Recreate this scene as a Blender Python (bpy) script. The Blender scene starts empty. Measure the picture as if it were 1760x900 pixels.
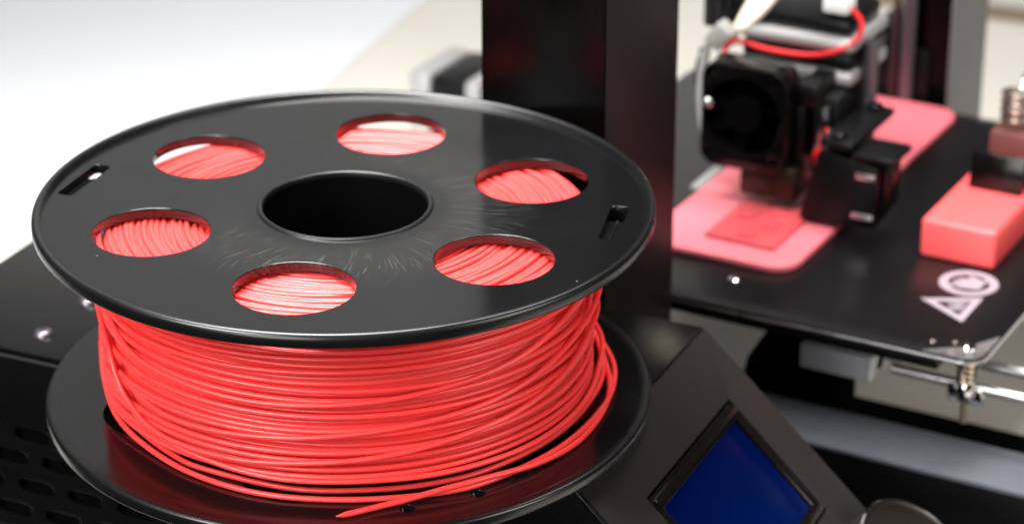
import bpy, bmesh, math, random
from mathutils import Vector, Matrix

# ------------------------------------------------------------------ camera, world, lamps, exposure
SC = bpy.context.scene
COL = SC.collection
S = 0.001                                   # everything below is written in millimetres
R = math.radians
random.seed(11)

cd = bpy.data.cameras.new('camera')
cam = bpy.data.objects.new('camera', cd)
COL.objects.link(cam)
cam.location = (53.63 * S, -809.01 * S, 416.65 * S)
cam.rotation_euler = (R(90 - 24.494), 0, 0)
cd.sensor_width = 36.0
cd.lens = 96.16
cd.clip_start, cd.clip_end = 0.02, 20
cd.dof.use_dof = True
cd.dof.focus_distance = 0.815
cd.dof.aperture_fstop = 11.5
cd.dof.aperture_blades = 0
SC.camera = cam

world = bpy.data.worlds.new('World')
SC.world = world
world.use_nodes = True
bg = world.node_tree.nodes['Background']
bg.inputs[0].default_value = (0.95, 0.97, 1.0, 1)
bg.inputs[1].default_value = 0.035


def area_lamp(name, loc, target, size, power, color=(1, 1, 1), size_y=None):
    l = bpy.data.lights.new(name, 'AREA')
    l.energy, l.color = power, color
    l.shape = 'RECTANGLE' if size_y else 'SQUARE'
    l.size = size
    if size_y:
        l.size_y = size_y
    o = bpy.data.objects.new(name, l)
    COL.objects.link(o)
    o.location = loc
    o.rotation_euler = (Vector(target) - Vector(loc)).to_track_quat('-Z', 'Y').to_euler()
    return o


ol = area_lamp('overhead_softbox', (-0.06, 0.06, 0.52), (-0.01, 0.03, 0), 0.30, 4.4, (1.0, 0.985, 0.96))
ol.data.spread = R(115)
ll = area_lamp('left_softbox', (-0.82, -0.80, 0.95), (0.02, -0.06, 0.02), 0.60, 3.7, (1.0, 0.99, 0.98))
ll.data.spread = R(60)
fl = area_lamp('front_fill', (-0.42, -1.12, 0.34), (0.02, -0.06, 0.03), 0.55, 1.05, (1.0, 0.99, 0.98))  # unseen fill added to brighten the front of the winding
fl.data.spread = R(60)
area_lamp('right_fill', (0.85, -0.45, 0.45), (0.15, 0.1, 0.0), 0.35, 4.6, (1.0, 0.95, 0.9))  # added lamp, out of view, lifting the post's right face and the panel
bl = area_lamp('bed_fill', (0.30, 0.22, 0.62), (0.20, 0.20, 0.0), 0.22, 0.95, (1.0, 0.97, 0.96))  # unseen lamp added to lift the coral pieces on the bed
bl.data.spread = R(70)
wl = area_lamp('wall_fill', (-0.55, 0.05, 1.15), (-0.15, 0.8, 0.45), 0.7, 4.9, (0.98, 0.99, 1.0))  # added out of view so glossy parts reflect a bright wall
wl.data.spread = R(110)

SC.view_settings.view_transform = 'Standard'
SC.view_settings.look = 'None'
SC.view_settings.exposure = 0.0
SC.view_settings.gamma = 1.0
SC.view_settings.use_curve_mapping = False
SC.cycles.max_bounces = 8
SC.cycles.diffuse_bounces = 4
SC.cycles.glossy_bounces = 4


# ------------------------------------------------------------------ materials
def material(name, color, rough=0.4, metallic=0.0, spec=0.5, grain=0.0, grain_scale=400.0, bump=0.0,
             bump_scale=900.0, rough_var=0.0, sss=0.0, coat=0.0, coat_rough=0.05):
    m = bpy.data.materials.new(name)
    m.use_nodes = True
    nt = m.node_tree
    p = nt.nodes['Principled BSDF']
    p.inputs['Base Color'].default_value = (*color, 1)
    p.inputs['Roughness'].default_value = rough
    p.inputs['Metallic'].default_value = metallic
    p.inputs['Specular IOR Level'].default_value = spec
    if coat:
        p.inputs['Coat Weight'].default_value = coat
        p.inputs['Coat Roughness'].default_value = coat_rough
    if sss:
        p.inputs['Subsurface Weight'].default_value = sss
        p.inputs['Subsurface Radius'].default_value = (1.0, 0.14, 0.11)
        p.inputs['Subsurface Scale'].default_value = 0.0022
    tc = nt.nodes.new('ShaderNodeTexCoord')
    if grain or rough_var:
        n = nt.nodes.new('ShaderNodeTexNoise')
        n.inputs['Scale'].default_value = grain_scale
        n.inputs['Detail'].default_value = 5
        nt.links.new(tc.outputs['Object'], n.inputs['Vector'])
        if grain:
            mx = nt.nodes.new('ShaderNodeMix')
            mx.data_type = 'RGBA'
            mx.inputs[6].default_value = (*[c * (1 - grain) for c in color], 1)
            mx.inputs[7].default_value = (*[min(1, c * (1 + grain)) for c in color], 1)
            nt.links.new(n.outputs['Fac'], mx.inputs[0])
            nt.links.new(mx.outputs[2], p.inputs['Base Color'])
        if rough_var:
            mr = nt.nodes.new('ShaderNodeMapRange')
            mr.inputs[1].default_value, mr.inputs[2].default_value = 0.3, 0.7
            mr.inputs[3].default_value = max(0.02, rough - rough_var)
            mr.inputs[4].default_value = rough + rough_var
            nt.links.new(n.outputs['Fac'], mr.inputs[0])
            nt.links.new(mr.outputs[0], p.inputs['Roughness'])
    if bump:
        n2 = nt.nodes.new('ShaderNodeTexNoise')
        n2.inputs['Scale'].default_value = bump_scale
        n2.inputs['Detail'].default_value = 3
        nt.links.new(tc.outputs['Object'], n2.inputs['Vector'])
        b = nt.nodes.new('ShaderNodeBump')
        b.inputs['Strength'].default_value = bump
        b.inputs['Distance'].default_value = 0.0003
        nt.links.new(n2.outputs['Fac'], b.inputs['Height'])
        nt.links.new(b.outputs['Normal'], p.inputs['Normal'])
    return m


def flange_material():
    """moulded black plastic with fine hair-like flow marks round the hub, dust specks and uneven gloss"""
    m = material('moulded_black_plastic', (0.0035, 0.0036, 0.0040), 0.26)
    nt = m.node_tree
    p = nt.nodes['Principled BSDF']
    L = nt.links.new

    def N(t, **kw):
        n = nt.nodes.new(t)
        for k, v in kw.items():
            setattr(n, k, v)
        return n

    def M(op, a, b=None, c=None):
        n = N('ShaderNodeMath', operation=op)
        for i, v in enumerate((a, b, c)):
            if v is None:
                continue
            if isinstance(v, (int, float)):
                n.inputs[i].default_value = v
            else:
                L(v, n.inputs[i])
        return n.outputs[0]
    tc = N('ShaderNodeTexCoord')
    sep = N('ShaderNodeSeparateXYZ')
    L(tc.outputs['Object'], sep.inputs[0])
    x, y = sep.outputs[0], sep.outputs[1]
    rr = M('MULTIPLY', M('SQRT', M('ADD', M('MULTIPLY', x, x), M('MULTIPLY', y, y))), 1000.0)   # mm
    warp = N('ShaderNodeTexNoise')
    warp.inputs['Scale'].default_value = 24
    warp.inputs['Detail'].default_value = 1.5
    L(tc.outputs['Object'], warp.inputs['Vector'])
    ang = M('ARCTAN2', y, x)
    swirl = M('ADD', ang, M('MULTIPLY', M('SUBTRACT', warp.outputs['Fac'], 0.5), 0.5))
    cmb = N('ShaderNodeCombineXYZ')
    L(M('MULTIPLY', M('COSINE', swirl), 135.0), cmb.inputs[0])
    L(M('MULTIPLY', M('SINE', swirl), 135.0), cmb.inputs[1])
    L(M('MULTIPLY', rr, 0.11), cmb.inputs[2])
    hair = N('ShaderNodeTexNoise')
    hair.inputs['Scale'].default_value = 1.0
    hair.inputs['Detail'].default_value = 2.5
    L(cmb.outputs[0], hair.inputs['Vector'])
    hr = N('ShaderNodeMapRange')
    hr.inputs[1].default_value, hr.inputs[2].default_value = 0.565, 0.72
    L(hair.outputs['Fac'], hr.inputs[0])
    patch = N('ShaderNodeTexNoise')
    patch.inputs['Scale'].default_value = 55
    patch.inputs['Detail'].default_value = 1
    L(tc.outputs['Object'], patch.inputs['Vector'])
    pr = N('ShaderNodeMapRange')
    pr.inputs[1].default_value, pr.inputs[2].default_value = 0.30, 0.50
    L(patch.outputs['Fac'], pr.inputs[0])
    m1 = N('ShaderNodeMapRange', interpolation_type='SMOOTHSTEP')
    m1.inputs[1].default_value, m1.inputs[2].default_value = 30, 38
    L(rr, m1.inputs[0])
    m2 = N('ShaderNodeMapRange', interpolation_type='SMOOTHSTEP')
    m2.inputs[1].default_value, m2.inputs[2].default_value = 66, 46
    L(rr, m2.inputs[0])
    side = N('ShaderNodeMapRange', interpolation_type='SMOOTHSTEP')      # rubbed mostly on one half
    side.inputs[1].default_value, side.inputs[2].default_value = -0.045, 0.02
    L(M('SUBTRACT', M('MULTIPLY', x, 0.7), M('MULTIPLY', y, 0.7)), side.inputs[0])
    zone = M('MULTIPLY', M('MULTIPLY', m1.outputs[0], m2.outputs[0]), side.outputs[0])
    hairs = M('MULTIPLY', M('MULTIPLY', hr.outputs[0], pr.outputs[0]), zone)
    dust = N('ShaderNodeTexVoronoi')
    dust.inputs['Scale'].default_value = 95
    L(tc.outputs['Object'], dust.inputs['Vector'])
    dsp = N('ShaderNodeMapRange')
    dsp.inputs[1].default_value, dsp.inputs[2].default_value = 0.045, 0.02
    L(dust.outputs['Distance'], dsp.inputs[0])
    dpick = N('ShaderNodeSeparateColor')
    L(dust.outputs['Color'], dpick.inputs[0])
    dd = M('MULTIPLY', dsp.outputs[0], M('GREATER_THAN', dpick.outputs[0], 0.86))
    f = M('MINIMUM', M('ADD', M('ADD', M('MULTIPLY', hairs, 0.21), M('MULTIPLY', zone, 0.02)), M('MULTIPLY', dd, 0.5)), 1.0)
    mx = N('ShaderNodeMix', data_type='RGBA')
    mx.inputs[6].default_value = (0.0035, 0.0036, 0.0040, 1)
    mx.inputs[7].default_value = (0.21, 0.205, 0.20, 1)
    L(f, mx.inputs[0])
    L(mx.outputs[2], p.inputs['Base Color'])
    cl = N('ShaderNodeTexNoise')
    cl.inputs['Scale'].default_value = 15
    cl.inputs['Detail'].default_value = 4
    cl.inputs['Distortion'].default_value = 1.2
    L(tc.outputs['Object'], cl.inputs['Vector'])
    ro = N('ShaderNodeMapRange')
    ro.inputs[1].default_value, ro.inputs[2].default_value = 0.3, 0.7
    ro.inputs[3].default_value, ro.inputs[4].default_value = 0.10, 0.22
    L(cl.outputs['Fac'], ro.inputs[0])
    rimr = N('ShaderNodeMapRange')
    rimr.inputs[1].default_value, rimr.inputs[2].default_value = 95.8, 97.5
    rimr.inputs[4].default_value = 0.14
    L(rr, rimr.inputs[0])
    L(M('ADD', M('ADD', ro.outputs[0], rimr.outputs[0]), M('MULTIPLY', f, 0.6)), p.inputs['Roughness'])
    wv = N('ShaderNodeTexNoise')
    wv.inputs['Scale'].default_value = 20
    wv.inputs['Detail'].default_value = 2
    L(tc.outputs['Object'], wv.inputs['Vector'])
    b = N('ShaderNodeBump')
    b.inputs['Strength'].default_value = 0.35
    b.inputs['Distance'].default_value = 0.0008
    L(M('ADD', wv.outputs['Fac'], M('MULTIPLY', f, 0.03)), b.inputs['Height'])
    L(b.outputs['Normal'], p.inputs['Normal'])
    return m


FLANGE = flange_material()
SSSV = 0.5
CORAL = material('coral_filament', (0.93, 0.055, 0.052), 0.37, sss=SSSV)
CORAL_PRINT = material('coral_print', (0.66, 0.14, 0.17), 0.45, grain=0.08, grain_scale=300, bump=0.25, bump_scale=1400)
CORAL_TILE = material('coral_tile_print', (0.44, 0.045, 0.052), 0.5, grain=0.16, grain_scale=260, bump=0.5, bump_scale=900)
CORAL_BLOCK = material('coral_block_plastic', (0.95, 0.105, 0.105), 0.38, grain=0.03, sss=0.1)
POWDER = material('black_powder_coat', (0.003, 0.0028, 0.003), 0.17, spec=0.36, grain=0.15, grain_scale=900, bump=0.08, bump_scale=2600, rough_var=0.04)
PANEL = material('brown_black_powder_coat', (0.015, 0.0125, 0.0118), 0.44, spec=0.25, grain=0.12, grain_scale=700, bump=0.25, bump_scale=2400)
POST = material('satin_black_post', (0.0014, 0.0012, 0.0012), 0.26, spec=0.08, rough_var=0.03, bump=0.06, bump_scale=1800)
BEZEL = material('glossy_dark_bezel', (0.0045, 0.0034, 0.003), 0.16, spec=0.36)
POSTSIDE = material('lit_side_brown_black', (0.0125, 0.0098, 0.0093), 0.42, spec=0.07, bump=0.08, bump_scale=1800)
BLOCKMET = material('cast_bearing_metal', (0.34, 0.35, 0.38), 0.5, grain=0.08)
RODMET = material('dull_rod_steel', (0.16, 0.145, 0.165), 0.38, metallic=0.9)
RODDARK = material('dark_red_lead_screw', (0.035, 0.012, 0.012), 0.4)
LITGREY = material('lit_post_side_grey', (0.17, 0.165, 0.165), 0.5, grain=0.08)
BAR = material('lit_bar_slate', (0.085, 0.091, 0.106), 0.6, spec=0.3, grain=0.12, grain_scale=300)
BEDTOP = material('black_bed_surface', (0.0045, 0.004, 0.0046), 0.30, spec=0.30, grain=0.08, grain_scale=160, rough_var=0.02)
PRINT_WHITE = material('white_bed_print', (0.33, 0.27, 0.31), 0.5, grain=0.12, grain_scale=700)
BLACK = material('black_plastic', (0.0028, 0.0028, 0.0032), 0.36, spec=0.22, bump=0.1)
BLACKGLOSS = material('glossy_black_plastic', (0.0025, 0.0022, 0.0022), 0.18, spec=0.3)
HUB = material('hub_black_plastic', (0.0012, 0.0012, 0.0013), 0.55, spec=0.03)
LIP = material('highlit_hub_lip', (0.005, 0.005, 0.0055), 0.35, spec=0.35)  # raised edge toned lighter than the hub to paint its highlight
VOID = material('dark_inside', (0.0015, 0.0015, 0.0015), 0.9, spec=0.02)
CHROME = material('polished_steel', (0.72, 0.71, 0.70), 0.10, metallic=1, rough_var=0.03)
ALU = material('brushed_aluminium', (0.66, 0.66, 0.665), 0.34, metallic=1, grain=0.08, rough_var=0.08)
SILVER = material('silver_motor_cap', (0.46, 0.455, 0.45), 0.42, metallic=0.6, grain=0.06)
BRASS = material('brass', (0.42, 0.33, 0.24), 0.35, metallic=1)
KAPTON = material('brown_heat_block', (0.022, 0.014, 0.008), 0.35, metallic=0.3, grain=0.3, grain_scale=250)
COPPER = material('copper_brown_wire', (0.34, 0.28, 0.24), 0.28, metallic=0.9)
STEELW = material('bright_wire', (0.80, 0.77, 0.72), 0.18, metallic=1)
RED = material('red_wire_insulation', (0.60, 0.012, 0.016), 0.35)
WHITEP = material('white_plastic', (0.80, 0.80, 0.79), 0.4)
CREAMW = material('cream_cable', (0.70, 0.62, 0.50), 0.5, grain=0.1)
GREYC = material('grey_cable', (0.24, 0.235, 0.225), 0.45, grain=0.1)
RUST = material('reddish_brown_plastic', (0.13, 0.045, 0.036), 0.4, grain=0.15)
KNOB = material('brown_reflection_knob', (0.014, 0.0105, 0.008), 0.4, spec=0.2)  # brown tint puts a warm reflection into the knob's colour
TABLE = material('cream_laminate', (0.65, 0.615, 0.55), 0.5, grain=0.03, grain_scale=30)
PAPER = material('white_paper', (0.70, 0.71, 0.735), 0.75, grain=0.015, grain_scale=60)
WALL = material('white_wall_paint', (0.52, 0.51, 0.495), 0.8, grain=0.02, grain_scale=15)
GAPSHADE = material('brown_shadow_line', (0.19, 0.145, 0.085), 0.6, grain=0.15, grain_scale=40)


def screen_material():
    m = material('blue_lcd', (0.0, 0.001, 0.01), 0.22, spec=0.05)
    nt = m.node_tree
    p = nt.nodes['Principled BSDF']
    tc = nt.nodes.new('ShaderNodeTexCoord')
    n = nt.nodes.new('ShaderNodeTexNoise')
    n.inputs['Scale'].default_value = 18
    n.inputs['Detail'].default_value = 2
    nt.links.new(tc.outputs['Object'], n.inputs['Vector'])
    mx = nt.nodes.new('ShaderNodeMix')
    mx.data_type = 'RGBA'
    mx.inputs[6].default_value = (0.0, 0.0012, 0.038, 1)
    mx.inputs[7].default_value = (0.0, 0.0095, 0.092, 1)
    sp = nt.nodes.new('ShaderNodeSeparateXYZ')
    nt.links.new(tc.outputs['Object'], sp.inputs[0])
    mr = nt.nodes.new('ShaderNodeMapRange')          # the backlight is stronger at the lower edge
    mr.inputs[1].default_value, mr.inputs[2].default_value = -0.018, -0.052
    nt.links.new(sp.outputs[2], mr.inputs[0])
    ad = nt.nodes.new('ShaderNodeMath')
    ad.operation = 'MULTIPLY_ADD'
    ad.inputs[1].default_value = 0.8
    ad.use_clamp = True
    nm = nt.nodes.new('ShaderNodeMath')
    nm.operation = 'MULTIPLY_ADD'
    nm.inputs[1].default_value, nm.inputs[2].default_value = 0.6, -0.2
    nt.links.new(n.outputs['Fac'], nm.inputs[0])
    nt.links.new(mr.outputs[0], ad.inputs[0])
    nt.links.new(nm.outputs[0], ad.inputs[2])
    nt.links.new(ad.outputs[0], mx.inputs[0])
    nt.links.new(mx.outputs[2], p.inputs['Emission Color'])
    p.inputs['Emission Strength'].default_value = 0.8
    return m


LCD = screen_material()


# ------------------------------------------------------------------ mesh helpers (millimetres)
def finish(name, bm, mat, parent=None, loc=(0, 0, 0), rotz=0.0, angle=32, caps=None):
    bmesh.ops.recalc_face_normals(bm, faces=bm.faces)
    lim = R(angle)
    for f in bm.faces:
        f.smooth = True
    for e in bm.edges:
        if len(e.link_faces) == 2 and e.calc_face_angle(0) > lim:
            e.smooth = False
    if caps:                                    # keep the big flat faces of plates truly flat
        for f in bm.faces:
            if f.calc_area() > 0 and len({round(v.co.z, 3) for v in f.verts}) == 1 and min(abs(f.verts[0].co.z - c) for c in caps) < .01:
                for e in f.edges:
                    e.smooth = False
                    # edges inside the flat face stay smooth
                    if len(e.link_faces) == 2 and e.calc_face_angle(0) < 1e-3:
                        e.smooth = True
    for v in bm.verts:
        v.co *= S
    me = bpy.data.meshes.new(name)
    bm.to_mesh(me)
    bm.free()
    me.materials.append(mat)
    o = bpy.data.objects.new(name, me)
    COL.objects.link(o)
    o.location = Vector(loc) * S
    o.rotation_euler = (0, 0, rotz)
    if parent:
        o.parent = parent
    return o


def tag(o, label=None, cat=None, group=None, kind=None):
    for k, v in (('label', label), ('category', cat), ('group', group), ('kind', kind)):
        if v:
            o[k] = v
    return o


def thing(name, label, cat, loc=(0, 0, 0), rotz=0.0, group=None):
    o = bpy.data.objects.new(name, None)
    COL.objects.link(o)
    o.empty_display_size = 0.02
    o.location = Vector(loc) * S
    o.rotation_euler = (0, 0, rotz)
    return tag(o, label, cat, group)


def add_box(bm, x0, x1, y0, y1, z0, z1, bevel=0.0, seg=2, mtx=None):
    r = bmesh.ops.create_cube(bm, size=1)
    vs = r['verts']
    for v in vs:
        v.co = Vector((x0 + (v.co.x + .5) * (x1 - x0), y0 + (v.co.y + .5) * (y1 - y0), z0 + (v.co.z + .5) * (z1 - z0)))
    es = {e for v in vs for e in v.link_edges}
    allv = set(vs)
    if bevel:
        r2 = bmesh.ops.bevel(bm, geom=list(es), offset=bevel, segments=seg, profile=0.5, affect='EDGES')
        allv = {v for v in allv if v.is_valid} | set(r2['verts'])
    if mtx is not None:
        for v in allv:
            v.co = mtx @ v.co
    return allv


def box(*a, **k):
    bm = bmesh.new()
    add_box(bm, *a, **k)
    return bm


def add_prism(bm, poly, y0, y1, bevel=0.0, axis='y', seg=2):
    """poly in (x, z) run along y; or (x, y) run along z when axis == 'z'"""
    def P(a, b, t):
        return Vector((a, t, b)) if axis == 'y' else Vector((a, b, t))
    lo = [bm.verts.new(P(a, b, y0)) for a, b in poly]
    hi = [bm.verts.new(P(a, b, y1)) for a, b in poly]
    n = len(poly)
    fs = [bm.faces.new(lo), bm.faces.new(hi[::-1])]
    for i in range(n):
        fs.append(bm.faces.new((lo[i], hi[i], hi[(i + 1) % n], lo[(i + 1) % n])))
    if bevel:
        es = {e for f in fs for e in f.edges}
        bmesh.ops.bevel(bm, geom=list(es), offset=bevel, segments=seg, profile=0.5, affect='EDGES')


def prism(*a, **k):
    bm = bmesh.new()
    add_prism(bm, *a, **k)
    return bm


def add_lathe(bm, prof, seg=96, closed=False, mtx=None):
    """prof: list of (r, z); turned round z"""
    rings = []
    for r, z in prof:
        if r < 1e-6:
            rings.append([bm.verts.new((0, 0, z))])
        else:
            rings.append([bm.verts.new((r * math.cos(2 * math.pi * i / seg), r * math.sin(2 * math.pi * i / seg), z)) for i in range(seg)])
    pairs = list(zip(rings, rings[1:])) + ([(rings[-1], rings[0])] if closed else [])
    for a, b in pairs:
        for i in range(seg):
            j = (i + 1) % seg
            if len(a) == 1 and len(b) == 1:
                continue
            if len(a) == 1:
                bm.faces.new((a[0], b[j], b[i]))
            elif len(b) == 1:
                bm.faces.new((a[i], a[j], b[0]))
            else:
                bm.faces.new((a[i], a[j], b[j], b[i]))
    if mtx is not None:
        for ring in rings:
            for v in ring:
                v.co = mtx @ v.co


def lathe(prof, **k):
    bm = bmesh.new()
    add_lathe(bm, prof, **k)
    return bm


def add_tube(bm, pts, rad, closed=False, sides=8, up=(0, 0, 1)):
    """rad: a number or one per point"""
    n = len(pts)
    P = [Vector(p) for p in pts]
    rings = []
    for i in range(n):
        a = P[(i - 1) % n] if closed or i > 0 else P[i]
        b = P[(i + 1) % n] if closed or i < n - 1 else P[i]
        t = (b - a).normalized()
        u = Vector(up)
        if abs(u.dot(t)) > 0.97:
            u = Vector((1, 0, 0))
        s = t.cross(u).normalized()
        w = s.cross(t)
        rr = rad[i] if isinstance(rad, (list, tuple)) else rad
        rings.append([bm.verts.new(P[i] + rr * (math.cos(2 * math.pi * k / sides) * s + math.sin(2 * math.pi * k / sides) * w)) for k in range(sides)])
    for i in range(n if closed else n - 1):
        a, b = rings[i], rings[(i + 1) % n]
        for k in range(sides):
            l = (k + 1) % sides
            bm.faces.new((a[k], a[l], b[l], b[k]))
    if not closed:
        bm.faces.new(rings[0][::-1])
        bm.faces.new(rings[-1])


def tube(*a, **k):
    bm = bmesh.new()
    add_tube(bm, *a, **k)
    return bm


def smooth_path(ctrl, n=10):
    """Catmull-Rom through control points"""
    c = [Vector(p) for p in ctrl]
    c = [2 * c[0] - c[1]] + c + [2 * c[-1] - c[-2]]
    out = []
    for i in range(1, len(c) - 2):
        p0, p1, p2, p3 = c[i - 1:i + 3]
        for k in range(n):
            t = k / n
            out.append(.5 * ((2 * p1) + (p2 - p0) * t + (2 * p0 - 5 * p1 + 4 * p2 - p3) * t * t + (3 * p1 - p0 - 3 * p2 + p3) * t ** 3))
    out.append(c[-2])
    return out


def circle(cx, cy, r, n=64):
    return [(cx + r * math.cos(2 * math.pi * i / n), cy + r * math.sin(2 * math.pi * i / n)) for i in range(n)]


def rounded_rect(x0, x1, y0, y1, r, n=8):
    out = []
    for cx, cy, a0 in ((x1 - r, y1 - r, 0), (x0 + r, y1 - r, 90), (x0 + r, y0 + r, 180), (x1 - r, y0 + r, 270)):
        for i in range(n + 1):
            a = R(a0 + 90 * i / n)
            out.append((cx + r * math.cos(a), cy + r * math.sin(a)))
    return out


def stadium(cx, cy, length, width, ang, n=10):
    r = width / 2
    h = length / 2 - r
    out = []
    for sgn, a0 in ((1, -90), (-1, 90)):
        for i in range(n + 1):
            a = R(a0 + 180 * i / n)
            out.append((sgn * h + r * math.cos(a), r * math.sin(a)))
    ca, sa = math.cos(ang), math.sin(ang)
    return [(cx + x * ca - y * sa, cy + x * sa + y * ca) for x, y in out]


def plate(outer, holes, thick, bevel=0.0):
    """flat plate with holes, lying in x-y, its top at z = 0"""
    cu = bpy.data.curves.new('outline', 'CURVE')
    cu.dimensions = '2D'
    cu.fill_mode = 'BOTH'
    cu.extrude = thick / 2 - bevel
    cu.bevel_depth = bevel
    cu.bevel_resolution = 1
    cu.offset = -bevel
    for pl in [outer] + list(holes):
        s = cu.splines.new('POLY')
        s.points.add(len(pl) - 1)
        for p, (x, y) in zip(s.points, pl):
            p.co = (x, y, 0, 1)
        s.use_cyclic_u = True
    ob = bpy.data.objects.new('outline', cu)
    COL.objects.link(ob)
    dg = bpy.context.evaluated_depsgraph_get()
    me = bpy.data.meshes.new_from_object(ob.evaluated_get(dg))
    bm = bmesh.new()
    bm.from_mesh(me)
    bpy.data.objects.remove(ob)
    bpy.data.curves.remove(cu)
    bpy.data.meshes.remove(me)
    bmesh.ops.remove_doubles(bm, verts=bm.verts, dist=1e-4)
    for v in bm.verts:
        v.co.z -= thick / 2
    return bm


def remap(bm, fn, flip=False):
    for v in bm.verts:
        v.co = Vector(fn(v.co))
    return bm


# ------------------------------------------------------------------ the setting
# table front edge cut close so the near black faces reflect darkness
e28 = (math.cos(R(26)), -math.sin(R(26)))
bm = prism([(-1500 * e28[0] - 18, -1500 * e28[1] - 40), (1300 * e28[0] - 18, 1300 * e28[1] - 40), (1300, 900), (-1500, 900)], -130, -98.6, axis='z')
table = tag(finish('table', bm, TABLE), kind='structure', label='cream laminate table top')
# table's far edge follows the wall, which runs away to the left
bm = bmesh.new()
add_box(bm, -1800, -60, 0, 40, -400, 1500)
add_box(bm, -60, 190, 0, 40, -400, 40)  # right part cut low to keep wall reflections off the dark parts
wall = tag(finish('wall', bm, WALL, loc=(300, 674, 0), rotz=R(-22)), kind='structure', label='white wall behind the table')
sk = finish('shadow_line_strip', box(-1800, 190, -12, -1, -98.4, -93.2, bevel=1.2), GAPSHADE, wall)  # brown strip paints the shadow line where table meets wall
sheet = prism([(-900, 396), (-330, 118), (-62, 500), (6.7, 689), (6, 698), (-900, 698)], -98.4, -97.9, axis='z')
tag(finish('paper_sheet', sheet, PAPER), 'large white paper sheet lying on the cream table at left', 'paper')

# ------------------------------------------------------------------ the spool
TOP = 68.0            # web of the upper flange
LOW = 4.5             # inner face of the lower flange
spool = thing('filament_spool', 'large black plastic spool wound with coral red filament', 'spool')
HOLES = [19.1 + 60 * k for k in range(6)]
WEB_UP, WEB_LOW = 3.3, 2.5


def flange_bm(upper):
    WEB = WEB_UP if upper else WEB_LOW
    holes = [circle(0, 0, 27.6, 128)]
    holes += [circle(63.6 * math.cos(R(a)), 63.6 * math.sin(R(a)), 18.7, 96) for a in HOLES]
    slots = ((-87.2, 21.4, R(69.5)), (85.9, -13.8, R(78.5)))
    if upper:
        for sx, sy, sa in slots:
            holes.append([p for p in slot_outline(sx, sy, sa)])
    else:
        for a, r in ((-75.5, 87.3), (-60.1, 86.8)):
            holes.append(circle(r * math.cos(R(a)), r * math.sin(R(a)), 2.3, 24))
    b = plate(circle(0, 0, 96.7, 256), holes, WEB, 0.22)
    prof = [(96.3, -2.5 + .03), (96.3, -.03), (96.9, .55), (97.3, 1.5), (98.0, 2.15), (98.7, 2.3), (99.4, 1.95), (99.85, 1.3),
            (100, .4), (100, -1.2), (99.8, -1.9), (99.2, -2.35), (98.2, -2.52)]
    add_lathe(b, prof, seg=256, closed=True)
    if upper:
        for sx, sy, sa in slots:                       # recessed floor of the clip slots, open at the far end
            m = Matrix.Translation((sx, sy, 0)) @ Matrix.Rotation(sa, 4, 'Z')
            add_box(b, -14.2, 7.0, -3.7, 3.7, -4.3, -2.7, mtx=m)
            if sx > 0:
                add_box(b, 6.8, 14.2, -3.7, 3.7, -6.6, -6.0, mtx=m)
                add_box(b, 13.5, 14.4, -3.7, 3.7, -6.2, -3.2, mtx=m)
                add_box(b, 6.9, 13.6, -3.9, -3.0, -6.2, -3.2, mtx=m)
                add_box(b, 6.9, 13.6, 3.0, 3.9, -6.2, -3.2, mtx=m)
            add_box(b, -13.0, 7.0, -.6, .5, -2.75, -2.2, bevel=.2, mtx=m)
    return b


def slot_outline(sx, sy, sa):
    pts = rounded_rect(-13.3, 13.3, -2.9, 2.9, 1.6, 5)
    ca, sn = math.cos(sa), math.sin(sa)
    return [(sx + x * ca - y * sn, sy + x * sn + y * ca) for x, y in pts]


b = flange_bm(True)
for v in b.verts:
    v.co.z += TOP
# hub lip
up = finish('flange', b, FLANGE, spool, angle=40, caps=(TOP, TOP - WEB_UP))
up['label'] = 'upper flange facing the camera with six round holes'
b = flange_bm(False)
for v in b.verts:
    v.co.z = LOW - WEB_LOW - v.co.z
for f in b.faces:
    f.normal_flip()
low = finish('flange', b, FLANGE, spool, angle=40, caps=(LOW, LOW - WEB_LOW))
low['label'] = 'lower flange resting on the printer'
hub = lathe([(26.7, 1.0), (26.7, 67.2), (26.85, 68.3), (27.2, 68.65), (27.8, 68.6), (28.3, 68.2), (28.6, 67.6), (28.6, 1.0)], seg=128, closed=True)
finish('hub', hub, HUB, spool)
lip = lathe([(26.66, 66.8), (26.62, 68.0), (26.8, 68.5), (27.2, 68.78), (27.8, 68.74), (28.4, 68.3), (28.7, 67.7), (28.2, 66.8)], seg=128, closed=True)
finish('hub_lip', lip, LIP, spool)

# filament: a packed core of turns, a loose outer layer, crossing turns and sprung loops
FR = 0.90


def ring_points(r0, z0, comps, rcomps, n=168):
    pts = []
    for i in range(n):
        t = 2 * math.pi * i / n
        z = z0 + sum(a * math.sin(k * t + p) for a, k, p in comps)
        r = r0 + sum(a * math.sin(k * t + p) for a, k, p in rcomps)
        pts.append((r * math.cos(t), r * math.sin(t), z))
    return pts


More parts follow.
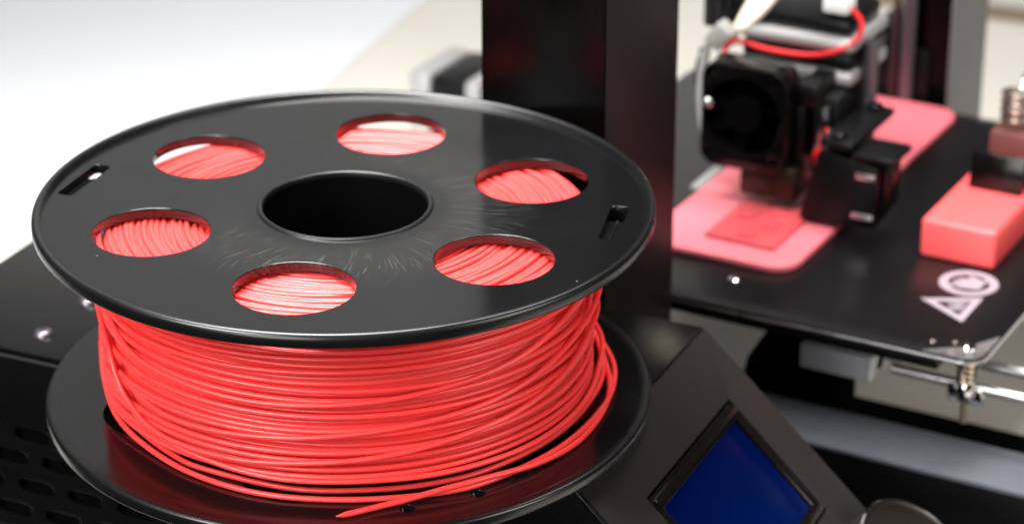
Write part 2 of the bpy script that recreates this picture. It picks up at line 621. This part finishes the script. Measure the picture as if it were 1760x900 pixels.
rnd = random.Random(5)
core = bmesh.new()
add_lathe(core, [(77.15, 11.4), (77.15, 62.75), (29.5, 62.75), (29.5, 11.4)], seg=128, closed=True)
z = 11.4
while z < 63.2:
    add_tube(core, ring_points(76.75, z, [(rnd.uniform(.1, .45), 1, rnd.uniform(0, 6.28)), (rnd.uniform(.05, .25), 2, rnd.uniform(0, 6.28))],
                               [(.12, 2, rnd.uniform(0, 6.28))]), FR, closed=True, sides=8)
    z += 1.85
r = 30.6
while r < 77.9:                                        # the top face of the winding, seen through the holes
    ph = rnd.uniform(0, 6.28)
    add_tube(core, ring_points(r, 62.9 + rnd.uniform(-.35, .25), [(rnd.uniform(.05, .22), 2, rnd.uniform(0, 6.28)), (.12, 5, rnd.uniform(0, 6.28))],
                               [(rnd.uniform(.3, 1.1), 1, ph), (rnd.uniform(.2, .7), 3, rnd.uniform(0, 6.28)), (.35, 5, rnd.uniform(0, 6.28))], n=128), FR, closed=True, sides=8)
    r += 2.0
winding = finish('filament_winding', core, CORAL, spool, angle=80)
winding['label'] = 'coral red filament wound on the spool'

zz = 12.0
k = 0
while zz < 63.0:
    f = (zz - 6) / 58
    bundle = math.floor(k / 3)
    br = random.Random(100 + bundle)
    comps = [(br.uniform(.5, 2.3), 1, br.uniform(0, 6.28)), (br.uniform(.2, .8), 2, br.uniform(0, 6.28)), (br.uniform(.05, .35), 3, br.uniform(0, 6.28))]
    comps += [(rnd.uniform(.05, .42), 1, rnd.uniform(0, 6.28)), (rnd.uniform(.02, .25), 2, rnd.uniform(0, 6.28))]
    edge = min(1.0, (zz - 10.6) / 3.0, (63.9 - zz) / 3.0)
    comps = [(a * max(.15, edge), q, p) for a, q, p in comps]
    t = finish('filament_turn', tube(ring_points(79.3 + rnd.uniform(-.45, .75), zz, comps, [(rnd.uniform(.05, .3), 2, rnd.uniform(0, 6.28)), (.12, 5, rnd.uniform(0, 6.28))]), FR, closed=True, sides=10),
               CORAL, winding, angle=80)
    zz += 1.93 + rnd.choice((-.1, 0, .5, 1.4, 2.1, 2.9, 3.6))
    k += 1


def polar_loop(name, tbl, closed=True, rad=FR, n=14, label=None):
    ctrl = [(r_ * math.cos(R(a)), r_ * math.sin(R(a)), z_) for a, r_, z_ in tbl]
    if closed:
        ctrl = ctrl + [ctrl[0]]
    pts = smooth_path(ctrl, n)
    if closed:
        pts = pts[:-1]
    o = finish(name, tube(pts, rad if not callable(rad) else [rad(i / (len(pts) - 1)) for i in range(len(pts))], closed=closed, sides=10), CORAL, winding, angle=80)
    if label:
        o['label'] = label
    return o


# a turn that crosses the front of the winding from low left to high right
polar_loop('filament_turn', [(-172, 81, 38), (-155.5, 81.2, 33), (-146, 81.4, 22), (-132, 81.6, 16.6), (-112.8, 81.7, 16.6), (-96.9, 81.7, 18.2), (-81.9, 81.7, 19.7),
                             (-66.5, 81.7, 22.1), (-48.7, 81.6, 24.6), (-32.9, 81.4, 28), (-16.7, 81.2, 33), (-2, 81, 38), (30, 80.8, 40), (90, 80.8, 42), (150, 80.8, 42)],
           label='single turn crossing over the front of the winding')
polar_loop('filament_turn', [(-165, 80.9, 46), (-140, 80.9, 39), (-110, 80.9, 37), (-80, 80.9, 38.5), (-50, 81, 42), (-25, 81.3, 49), (-5, 82, 56), (15, 82.2, 58), (60, 80.8, 58), (120, 80.8, 55), (165, 80.8, 52)])
polar_loop('filament_turn', [(-160, 81, 28), (-130, 81, 24), (-100, 80.9, 26), (-70, 80.9, 29.5), (-45, 81, 33), (-20, 81.8, 40), (0, 82.6, 47), (25, 82, 50), (80, 80.8, 48), (130, 80.8, 42), (170, 80.8, 34)])
# sprung loops lying on the lower flange
polar_loop('loose_loop', [(-176, 81, 22), (-170.4, 80.4, 13), (-157.9, 79.4, 8), (-143.5, 78.0, 6), (-125.3, 78.9, 5.5), (-106.5, 80.5, 5.45), (-87.2, 81.0, 5.45), (-68.4, 82.8, 5.5), (-54.9, 83.9, 5.8),
                          (-35.7, 84.2, 6.2), (-17.3, 85.5, 6.4), (-3.2, 87.3, 6.6), (11, 87.8, 7), (30, 86.6, 8), (60, 84, 10), (110, 82, 16), (150, 81, 24)], label='outermost sprung loop lying on the lower flange')
polar_loop('loose_loop', [(-178, 80.9, 26), (-168, 80.3, 15), (-160, 78.0, 9.5), (-149, 75.2, 6.6), (-137, 74.4, 5.6), (-125, 74.6, 5.5), (-101, 75.4, 5.6), (-81.7, 76.0, 5.8), (-65, 77.6, 6.0), (-51.5, 78.2, 6.2),
                          (-33.8, 79.0, 6.6), (-15.7, 80.8, 7.2), (2.6, 83.8, 8.5), (25, 84, 12), (60, 82, 17), (110, 81, 22), (150, 80.8, 28)], label='inner sprung loop under the winding')
polar_loop('loose_loop', [(-160, 80.9, 24), (-135, 80.8, 15.5), (-105, 80.4, 11.6), (-75, 80.6, 11.2), (-50, 81.4, 11.0), (-28, 82.2, 12), (-8, 82.5, 14.5), (12, 82.6, 18.5), (50, 82, 22), (110, 81, 26), (160, 80.8, 28)])


def end_taper(s):
    return FR * 1.08 * (1 - .8 * max(0, (s - .94) / .06) ** 1.5)


polar_loop('filament_end', [(45, 81.8, 15), (20, 83.9, 10.5), (2, 85.3, 7.8), (-11.5, 86.3, 6), (-28.6, 86.4, 5.6), (-43.1, 85.6, 6.2), (-58, 83.8, 7.2), (-66, 83.4, 6.9), (-74.8, 84.2, 5.9), (-82, 86.6, 5.5), (-86, 88.9, 5.5), (-89.6, 91.0, 5.4)],
           closed=False, rad=end_taper, label='cut tapered end of the filament lying on the lower flange')

# ------------------------------------------------------------------ the printer (x runs across, y away from the near side)
A0, A1 = R(-28.5), R(4.0)
printer = thing('desktop_printer', 'black metal desktop printer with blue screen, bed and print head', 'printer', rotz=A0)
ZT = -0.4                                            # top of the electronics box, under the spool
c43, s43 = math.cos(R(43)), math.sin(R(43))


def slope(u, s, h):                                  # panel plane: u away, s down the slope, h out of it
    return (88.4 + s * c43 + h * s43, u, ZT - s * s43 + h * c43)


ex, _, ez = slope(0, 135, 0)
ix, _, iz = slope(0, 2.0, -4.6)
body = [(-167, -98), (-167, ZT), (88.4, ZT), (ix, iz), (ex - 4.6 * s43, ez - 4.6 * c43), (ex - 4.6 * s43, -98)]
b = bmesh.new()
add_prism(b, body, -18.5, 97.5, bevel=0.9)
boxo = finish('electronics_box', b, POWDER, printer, rotz=A1)
boxo['label'] = 'black electronics box under the spool'
# near side: a sheet with slotted vents
slots = []
for row, (zr, off) in enumerate(((-29.3, -112.1), (-39.0, -101.7), (-49.5, -112.0), (-59.8, -101.7), (-70, -112.0))):
    for q in range(-2, 6):
        xc = off + 20.0 * q
        if -158 < xc < -15:
            slots.append(stadium(xc, zr, 14.2, 5.4, 0))
side_outline = [(-167, -98), (-167, ZT), (88.4, ZT), (ex, ez), (ex, -98)]
b = plate(side_outline, slots, 2.4, 0.35)
remap(b, lambda v: (v.x, -24.0 - v.z, v.y))
finish('vent_panel', b, POWDER, boxo)['label'] = 'near side of the box with rows of slotted vents'
finish('vent_dark_sheet', box(-165, -10, -21.2, -19.2, -84, -20), VOID, boxo)  # near-black sheet stands in for the shade behind the slots
for sx, sy in ((-118.2, -3.8), (-118.4, 25.2), (-118.3, 72), (-150, 86)):
    prof = [(3.6, 0.0), (3.5, .5), (2.9, 1.5), (1.9, 2.05), (1.35, 2.1), (1.2, 1.2), (0, 1.1)]
    finish('screw', lathe(prof, seg=32), RODMET, boxo, loc=(sx, sy, ZT))

# control panel
b = plate([(-24, 0.4), (97.5, 0.4), (97.5, 135), (-24, 135)], [rounded_rect(2.6, 78.8, 23.2, 74.2, .8, 3)], 2.4, 0.5)
remap(b, lambda v: slope(v.x, v.y, v.z))
panel = finish('control_panel', b, PANEL, printer, rotz=A1)
b = plate(rounded_rect(3.3, 78.1, 23.9, 73.5, .8, 3), [rounded_rect(7.2, 74.4, 29.8, 69.2, .5, 3)], 3.0, 0.7)
remap(b, lambda v: slope(v.x, v.y, v.z - .5))
bez = finish('screen_bezel', b, BEZEL, panel)
for s0, s1 in ((25.4, 27.9), (70.2, 72.4)):
    b = box(4.2, 77.2, s0, s1, -.55, .9, bevel=.55)
    finish('bezel_rib', remap(b, lambda v: slope(v.x, v.y, v.z)), BEZEL, panel)
b = plate(rounded_rect(6, 75.6, 28.8, 70.2, .4, 2), [], 1.2, 0.1)
remap(b, lambda v: slope(v.x, v.y, v.z - 2.3))
finish('screen', b, LCD, panel)['label'] = 'dark blue display screen'
kn = bmesh.new()
add_lathe(kn, [(0, 0), (31.0, 0), (31.0, 12.5), (30.4, 13.4), (28.9, 13.6), (28.6, 13.0), (27.0, 12.4), (0, 12.4)], seg=96)
kc = (75.5, 113)
remap(kn, lambda v: slope(kc[0] + v.x, kc[1] + v.y, v.z))
knob = finish('knob', kn, KNOB, panel)
b = bmesh.new()
add_lathe(b, [(30.0, 13.3), (31.15, 12.0), (31.5, 13.1), (31.0, 14.0), (30.2, 14.1)], seg=96, closed=True)
remap(b, lambda v: slope(kc[0] + v.x, kc[1] + v.y, v.z))
finish('knob_ring', b, CHROME, panel)
b = bmesh.new()
add_box(b, -26, -19, -.6, .6, 12.3, 12.9, bevel=.2)
remap(b, lambda v: slope(kc[0] + v.x * .8 + v.y * .6, kc[1] + v.x * .6 - v.y * .8, v.z))
finish('pointer_mark', b, STEELW, panel)

# uprights
b = box(2.2, 49.2, 98.2, 165, -98, 420, bevel=0.8)
np_ = finish('upright_post', b, POST, printer, rotz=A1)
finish('lit_side_face', box(49.3, 50.3, 98.4, 164.8, -98, 420, bevel=.3), POSTSIDE, np_)  # lighter brown face added to paint the light on the post's right side
np_['label'] = 'near square black upright'
b = box(40, 60, 406, 453, -98, 420, bevel=0.8)
fp = finish('upright_post', b, POST, printer)
fp['label'] = 'far black upright, its lit side toned grey'
finish('lit_side_face', box(60.2, 61.4, 406.4, 452.6, -98, 420, bevel=.3), LITGREY, fp)  # grey on this side stands in for light falling on black
finish('guide_rod', tube([(43, 400, -60), (43, 400, 420)], 3.2, sides=20), RODMET, printer)
finish('guide_rod', tube([(37, 400, -60), (37, 400, 420)], 1.4, sides=16), RODDARK, printer)
finish('rod_holder', box(26, 52, 394 + 10, 405.5, -60, 0, bevel=1.2), BLACK, printer)
finish('rod_holder', box(22, 39.5, 412, 440, -90, 6, bevel=1.2), BLACK, printer)

# frame bar in front of the bed
fb = finish('frame_bar', box(50, 330, 164.5, 193, -98, -72.1, bevel=.6), BLACK, printer)
finish('lit_bar_top', box(50, 330, 164, 193.5, -72, -70, bevel=.5), BAR, fb)  # slate top over a black body paints lit top and shaded side
fb['label'] = 'lower frame bar, lit top toned slate grey, sides black'
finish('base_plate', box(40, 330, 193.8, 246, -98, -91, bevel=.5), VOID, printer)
finish('base_tray', box(52, 230, 100, 163.5, -98, -92, bevel=.5), BLACK, printer)

# bed
ZB = -26.0
b = plate(rounded_rect(-60, 160.2, 171.2, 402, 9, 8), [], 1.1, 0.3)
remap(b, lambda v: (v.x, v.y, v.z + ZB))
bed = finish('print_bed', b, BEDTOP, printer)
b = plate(rounded_rect(-59.8, 160.0, 171.4, 401.6, 8.8, 8), [], 1.5, 0.4)
remap(b, lambda v: (v.x, v.y, v.z + ZB - 1.15))
finish('heater_highlight_plate', b, ALU, bed)  # its bright metal edge stands in for the highlight along the bed rim
finish('bed_carriage', box(-56, 143, 174.5, 398, -34.2, -28.8, bevel=.6), BLACK, printer)
# bare metal corner
corner = [(138, 171.9), (151, 171.9)] + [(151.2 + 8.4 * math.sin(R(a)), 180.2 - 8.4 * math.cos(R(a))) for a in range(0, 91, 10)] + [(159.6, 196), (152, 182.5)]
finish('metal_corner', prism(corner, ZB + .02, ZB + .28, axis='z'), ALU, bed)
b = lathe([(2.9, 0), (2.9, .6), (2.1, 1.3), (0, 1.5)], seg=28)
finish('screw', b, CHROME, bed, loc=(152.2, 181.5, ZB + .25))
finish('screw', lathe([(2.4, 0), (2.4, .5), (1.6, 1.0), (0, 1.1)], seg=24), CHROME, bed, loc=(52.5, 195, ZB))
for sx, sy in ((138.7, 181.1), (146.3, 184.2)):
    finish('solder_dot', lathe([(1.3, 0), (1.0, .25), (0, .35)], seg=16), COPPER, bed, loc=(sx, sy, ZB))
# printed signs on the bed: a no-touch ring and a hot-surface triangle
cx, cy = 133.1, 234.6
sg = plate(circle(cx, cy, 11.4, 64), [circle(cx, cy, 8.0, 64)], .16)
finish('no_touch_ring', remap(sg, lambda v: (v.x, v.y, v.z + ZB + .2)), PRINT_WHITE, bed)
hand = [(-3.4, -5.2), (2.6, -5.6), (5.2, -2.4), (6.6, 1.6), (5.4, 2.2), (3.4, -.2), (3.2, 4.6), (2.0, 4.8), (1.4, 1.6), (.8, 5.8), (-.6, 5.9), (-.9, 1.8), (-1.9, 5.2), (-3.2, 4.9), (-3.0, 1.2), (-4.2, 3.4), (-5.3, 2.6), (-4.4, -2.0)]
hand = [(cx - y * 1.02, cy + x * 1.02) for x, y in hand]
finish('hand_symbol', prism(hand, ZB + .02, ZB + .2, axis='z'), PRINT_WHITE, bed)
m45 = Matrix.Translation((cx, cy, 0)) @ Matrix.Rotation(R(38), 4, 'Z')
finish('slash_symbol', box(-8.2, 8.2, -1.0, 1.0, ZB + .05, ZB + .26, mtx=m45), PRINT_WHITE, bed)
tri = [(121.6, 213.2), (142.6, 224.6), (142.6, 200.8)]
tc_ = (sum(p[0] for p in tri) / 3, sum(p[1] for p in tri) / 3)
inner = [(tc_[0] + .58 * (p[0] - tc_[0]), tc_[1] + .58 * (p[1] - tc_[1])) for p in tri]
finish('warning_triangle', remap(plate(tri, [inner], .16), lambda v: (v.x, v.y, v.z + ZB + .2)), PRINT_WHITE, bed)
for q in (-1, 0, 1):
    pts = [(tc_[0] + 3.6 - 1.3 * j, tc_[1] + 2.6 * q + .7 * math.sin(j * 1.6), ZB + .12) for j in range(6 if q == 0 else 5)]
    finish('heat_wave_symbol', tube(pts, .55, sides=6), PRINT_WHITE, bed)
finish('bed_clip', box(.5, 5.4, 266, 290, ZB + .1, ZB + 2.6, bevel=.6), GREYC, bed)
# parts under the bed
sb = bmesh.new()
add_box(sb, 82.9, 111, 190, 214, -54, -44, bevel=.8)
holder = finish('bearing_block', sb, BLOCKMET, printer)
finish('bearing_lit_end', box(111.1, 112.2, 190.3, 213.7, -53.7, -44.3, bevel=.3), WHITEP, holder)  # pale plate puts light into the colour of the shaded end face
finish('bearing_hole', tube([(111.5, 199, -49), (112.4, 199, -49)], 3.0, sides=24), VOID, holder)
finish('bearing_clip', box(112.3, 119, 205, 214, -52, -45, bevel=1.6), SILVER, holder)
for ry, rz, x0 in ((193, -47.2, 119.5), (212.5, -47.2, 121)):
    finish('slide_rod', tube([(x0, ry + .1, rz), (325, ry, rz)], 2.0, sides=20), ALU, printer)
finish('rod_mount', prism([(72, -35), (96, -35), (96, -91.2), (50, -91.2), (57, -60)], 200, 218, bevel=.8), VOID, printer)
coil = [(149.5 + 3.2 * math.cos(t * .5), 190 + 3.2 * math.sin(t * .5), -30 - 13.5 * t / 75) for t in range(76)]
finish('levelling_spring', tube(coil, .75, sides=6), BRASS, bed)
finish('levelling_screw', tube([(149.5, 190, -29), (149.5, 190, -61)], 1.5, sides=14), BRASS, bed)
wn = bmesh.new()
add_lathe(wn, [(0, -44), (3.4, -44), (4.3, -46), (4.0, -50), (2.4, -52), (0, -52)], seg=24, mtx=Matrix.Translation((149.5, 190, 0)))
add_box(wn, 142.6, 147, 189, 191, -53, -46, bevel=.8)
add_box(wn, 152, 156.4, 189, 191, -53, -46, bevel=.8)
finish('wing_nut', wn, CHROME, bed)

# stepper motor at the left rear
b = box(-181, -163, 364.4, 405.6, -82, -40.4, bevel=2.5)
mot = finish('stepper_motor', b, BLACK, printer)
finish('motor_cap', box(-193.3, -181.2, 364, 406, -82.4, -40, bevel=2.5), SILVER, mot)
finish('motor_cap', box(-162.8, -151, 364, 406, -82.4, -40, bevel=2.5), SILVER, mot)
finish('motor_bracket', box(-150.8, -147.5, 358, 420, -98, -37, bevel=.6), BLACK, printer)

# print head
headm = bmesh.new()
add_box(headm, 14, 62, 272, 300, -4, 24, bevel=1.5)
head = finish('print_head', headm, BLACK, printer)
head['label'] = 'black print head with fan, motor and wires'
fx, fz, fw = 28.4, 16.5, 18.2
b = plate(rounded_rect(10.4, 47.0, -6.0, 37.8, 6.5, 6), [circle(fx, fz, 16.6, 64)] + [circle(fx + sx * 14.6, fz + sz * 16.5, 1.5, 16) for sx in (-1, 1) for sz in (-1, 1)], 14, .6)
remap(b, lambda v: (v.x, 252 - v.z, v.y))
fan = finish('fan_housing', b, BLACKGLOSS, head)
finish('fan_back', box(11.5, 45.4, 264.5, 265.8, -3.6, 36.6), VOID, head)
b = bmesh.new()
add_lathe(b, [(0, 0), (7.2, 0), (7.8, .8), (7.8, 9), (0, 9)], seg=40)
remap(b, lambda v: (fx + v.x, 254 + v.z, fz + v.y))
finish('fan_hub', b, VOID, head)
for q in range(7):
    a = 2 * math.pi * q / 7
    m = Matrix.Translation((fx, 259, fz)) @ Matrix.Rotation(a, 4, 'Y') @ Matrix.Translation((11.8, 0, 0)) @ Matrix.Rotation(R(38), 4, 'X')
    finish('fan_blade', box(-4.2, 4.3, -.5, .5, -4.4, 4.4, bevel=.3, mtx=m), VOID, head)
finish('fan_screw', lathe([(2.1, 0), (2.0, .8), (1.2, 1.5), (0, 1.6)], seg=20, mtx=Matrix.Translation((fx - 14.6, 252, fz + 4)) @ Matrix.Rotation(R(90), 4, 'X')), ALU, head)
# hot end
finish('heat_block', box(27, 50.5, 255.5, 277, -17.5, -4.2, bevel=.8), KAPTON, head)
finish('heater_clamp', box(36, 41.5, 254.6, 256, -15.5, -7, bevel=.5), KAPTON, head)
finish('heater_bolt', lathe([(2.4, 0), (2.4, 1.2), (1.4, 1.8), (0, 1.9)], seg=18, mtx=Matrix.Translation((28.5, 255.6, -4.6)) @ Matrix.Rotation(R(90), 4, 'X')), ALU, head)
finish('nozzle', lathe([(0, -20.6), (.6, -20.6), (3.2, -18.8), (3.6, -18.6), (3.6, -17.4), (0, -17.4)], seg=24), BRASS, head, loc=(39, 261, 0))
# extruder motor with bright caps
b = box(14, 62, 282.5, 322, 31.5, 38.5, bevel=2)
em = finish('extruder_motor', b, BLACK, head)
finish('motor_cap', box(12.6, 62.6, 282, 322.5, 24.5, 31.3, bevel=2.5), SILVER, head)
finish('motor_cap', box(12.6, 62.6, 282, 322.5, 38.7, 44.5, bevel=2.5), SILVER, head)
finish('motor_lid', box(17, 60, 285, 320, 44.7, 52, bevel=3), BLACK, head)
finish('drive_rod', tube([(56.2, 267.5, -6), (56.2, 267.5, 21.8)], 3.6, sides=24), CHROME, head)
finish('drive_rod', tube([(65.5, 294, -10), (65.5, 294, 42)], 3.4, sides=24), RODMET, head)
finish('head_clip', box(46.6, 56, 262, 284, 22, 31, bevel=1.6), BLACK, head)
finish('head_arm', box(46.8, 51, 262, 271, -8, 22, bevel=1.2), BLACK, head)
# duct and rail at the right of the head
b = bmesh.new()
add_prism(b, [(55.5, -20.4), (62.8, 10), (88, 6.5), (87.6, -18.8), (72, -20.4)], 250, 266, bevel=.7)
duct = finish('air_duct', b, BLACK, head)
b = bmesh.new()
add_box(b, 62.5, 77, 250, 296, 11.5, 15, bevel=1.2)
finish('rail_plate', b, BLACK, head)
b = bmesh.new()
add_box(b, 77.5, 95, 247.5, 268, 9.5, 12.2, bevel=.8)
add_box(b, 92.4, 95, 247.5, 256, 2, 9.7, bevel=.6)
finish('duct_flange', b, BLACK, head)
for sx, sy in ((69, 254.5), (70, 291)):
    finish('rail_screw', lathe([(3.6, 0), (3.4, 1.6), (2.0, 2.3), (0, 1.5)], seg=24), BLACKGLOSS, head, loc=(sx, sy, 15))
finish('duct_strip', box(79, 87, 249.2, 250.1, 1.2, 3.8, bevel=.3), ALU, head)
finish('duct_strip', box(78, 87, 249.2, 250.1, -15.6, -13.4, bevel=.3), ALU, head)
finish('side_fin', box(88.2, 90, 254, 270, -14, 8, bevel=.5), BLACKGLOSS, head)
# wires
finish('red_wire', tube(smooth_path([(8.6, 280, 22), (6.6, 281, 28), (7.8, 283, 33.5), (13, 283.5, 36), (27, 281.2, 35.6), (45, 280.6, 36.6), (57, 282, 40.5), (63.5, 285, 46), (63.5, 287, 52), (58.5, 288, 56.3)], 8), 1.1, sides=10), RED, head)
finish('red_wire', tube(smooth_path([(56.8, 262, 1), (58.6, 258, 4.4), (62, 256, 7), (66, 254, 7.6)], 6), 1.5, sides=8), RED, head)
finish('wire_plug', box(48, 59, 283, 293, 54.5, 61.5, bevel=1.2), WHITEP, head)
m = Matrix.Translation((9.5, 272, 42)) @ Matrix.Rotation(R(38), 4, 'Y')
finish('wire_plug', box(-4, 4, -4, 4, -5, 5, bevel=.8, mtx=m), GREYC, head)
finish('grey_cable', tube(smooth_path([(8, 276, 44), (3.6, 274, 38), (1.8, 272, 25), (2.6, 270, 12), (5.5, 268, 0), (10, 268, -8)], 8), 1.9, sides=10), GREYC, head)
for dx_, dz_ in ((0, 0), (3.2, 1), (6.4, 1.4), (9.4, 3)):
    finish('cream_wire', tube(smooth_path([(11 + dx_ * .4, 283, 41 + dz_ * .4), (14.5 + dx_, 286, 50 + dz_), (21 + dx_, 292, 66), (30 + dx_, 300, 90)], 8), 1.7, sides=8), CREAMW, head)
for dx_ in (0, 5, 10):
    finish('black_cable', tube(smooth_path([(3 + dx_ * .3, 288, 36 + dx_ * .5), (2 + dx_ * .9, 288, 52), (-4 + dx_, 292, 68), (-8 + dx_, 300, 95)], 8), 2.4, sides=8), BLACK, head)
finish('black_cable', tube(smooth_path([(57, 286, 60), (50, 288, 66), (42, 292, 74), (34, 300, 92)], 8), 2.6, sides=8), BLACK, head)
finish('cable_clamp', box(-6, 7.5, 287, 297, 38, 80, bevel=2), BLACK, head)
finish('loose_connector', box(-4.5, 0.5, 300, 312, 26, 56, bevel=1.4), CREAMW, head)
finish('connector_tip', lathe([(0, 0), (2.0, .4), (2.2, 3.6), (0, 4.2)], seg=16), STEELW, head, loc=(-2.5, 292, 51))
finish('black_cable', tube(smooth_path([(-3, 282, 12), (-4, 282, 20), (-3, 284, 30)], 6), 2.4, sides=8), BLACK, head)

# ------------------------------------------------------------------ things on the bed
b = plate(rounded_rect(6.2, 70.8, 205.8, 398, 11, 8), [], 3.4, 1.2)
remap(b, lambda v: (v.x, v.y, v.z + ZB + 3.5))
raft = finish('printed_plate', b, CORAL_PRINT, rotz=A0)
tag(raft, 'long flat coral plate with rounded corners printed on the bed', 'printed plate')
tile = bmesh.new()
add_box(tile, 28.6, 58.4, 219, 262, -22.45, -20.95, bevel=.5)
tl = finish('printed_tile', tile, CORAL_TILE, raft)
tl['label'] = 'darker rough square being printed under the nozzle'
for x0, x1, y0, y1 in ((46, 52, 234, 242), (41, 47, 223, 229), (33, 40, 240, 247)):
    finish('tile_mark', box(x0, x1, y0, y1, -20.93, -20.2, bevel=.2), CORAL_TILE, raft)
b = box(107, 137.6, 250, 312, ZB + .1, -10, bevel=1.6, seg=3)
tag(finish('coral_block', b, CORAL_BLOCK, rotz=A0), 'solid coral block lying on the bed beside the printed plate', 'block')
clip = thing('binder_clip', 'black clip standing upright on the back of the coral block', 'clip', rotz=A0)
pl = bmesh.new()
add_prism(pl, [(288, -9.8), (289.3, -9.8), (291.6, 4.6), (290.4, 4.8)], 112.3, 134.4, bevel=.25)
remap(pl, lambda v: (v.y, v.x, v.z))
finish('clip_jaw', pl, BLACKGLOSS, clip)
pl = bmesh.new()
add_prism(pl, [(297.5, -9.8), (298.8, -9.8), (292.6, 4.8), (291.7, 4.4)], 112.3, 134.4, bevel=.25)
remap(pl, lambda v: (v.y, v.x, v.z))
finish('clip_jaw', pl, BLACKGLOSS, clip)
b = box(111, 150, 314, 336, ZB + .1, 5, bevel=1.2)
tag(finish('brown_block', b, RUST, rotz=A0), 'reddish brown block behind the black clip at the right edge', 'block')
cw = [(119.5 + 6.5 * math.cos(t * .42), 324 + 6.5 * math.sin(t * .42), 6.8 + 14 * t / 60) for t in range(61)]
wc = thing('wire_coil', 'coppery coil of wire standing on top of the reddish brown block', 'wire coil', rotz=A0)
finish('coil', tube(cw, 1.25, sides=8), COPPER, wc)
finish('bright_turn', tube([(127 + 6 * math.cos(t * .4), 322 + 3 * math.sin(t * .4), 24 + 8 * math.sin(t * .4)) for t in range(15)], 1.3, sides=8), STEELW, wc)
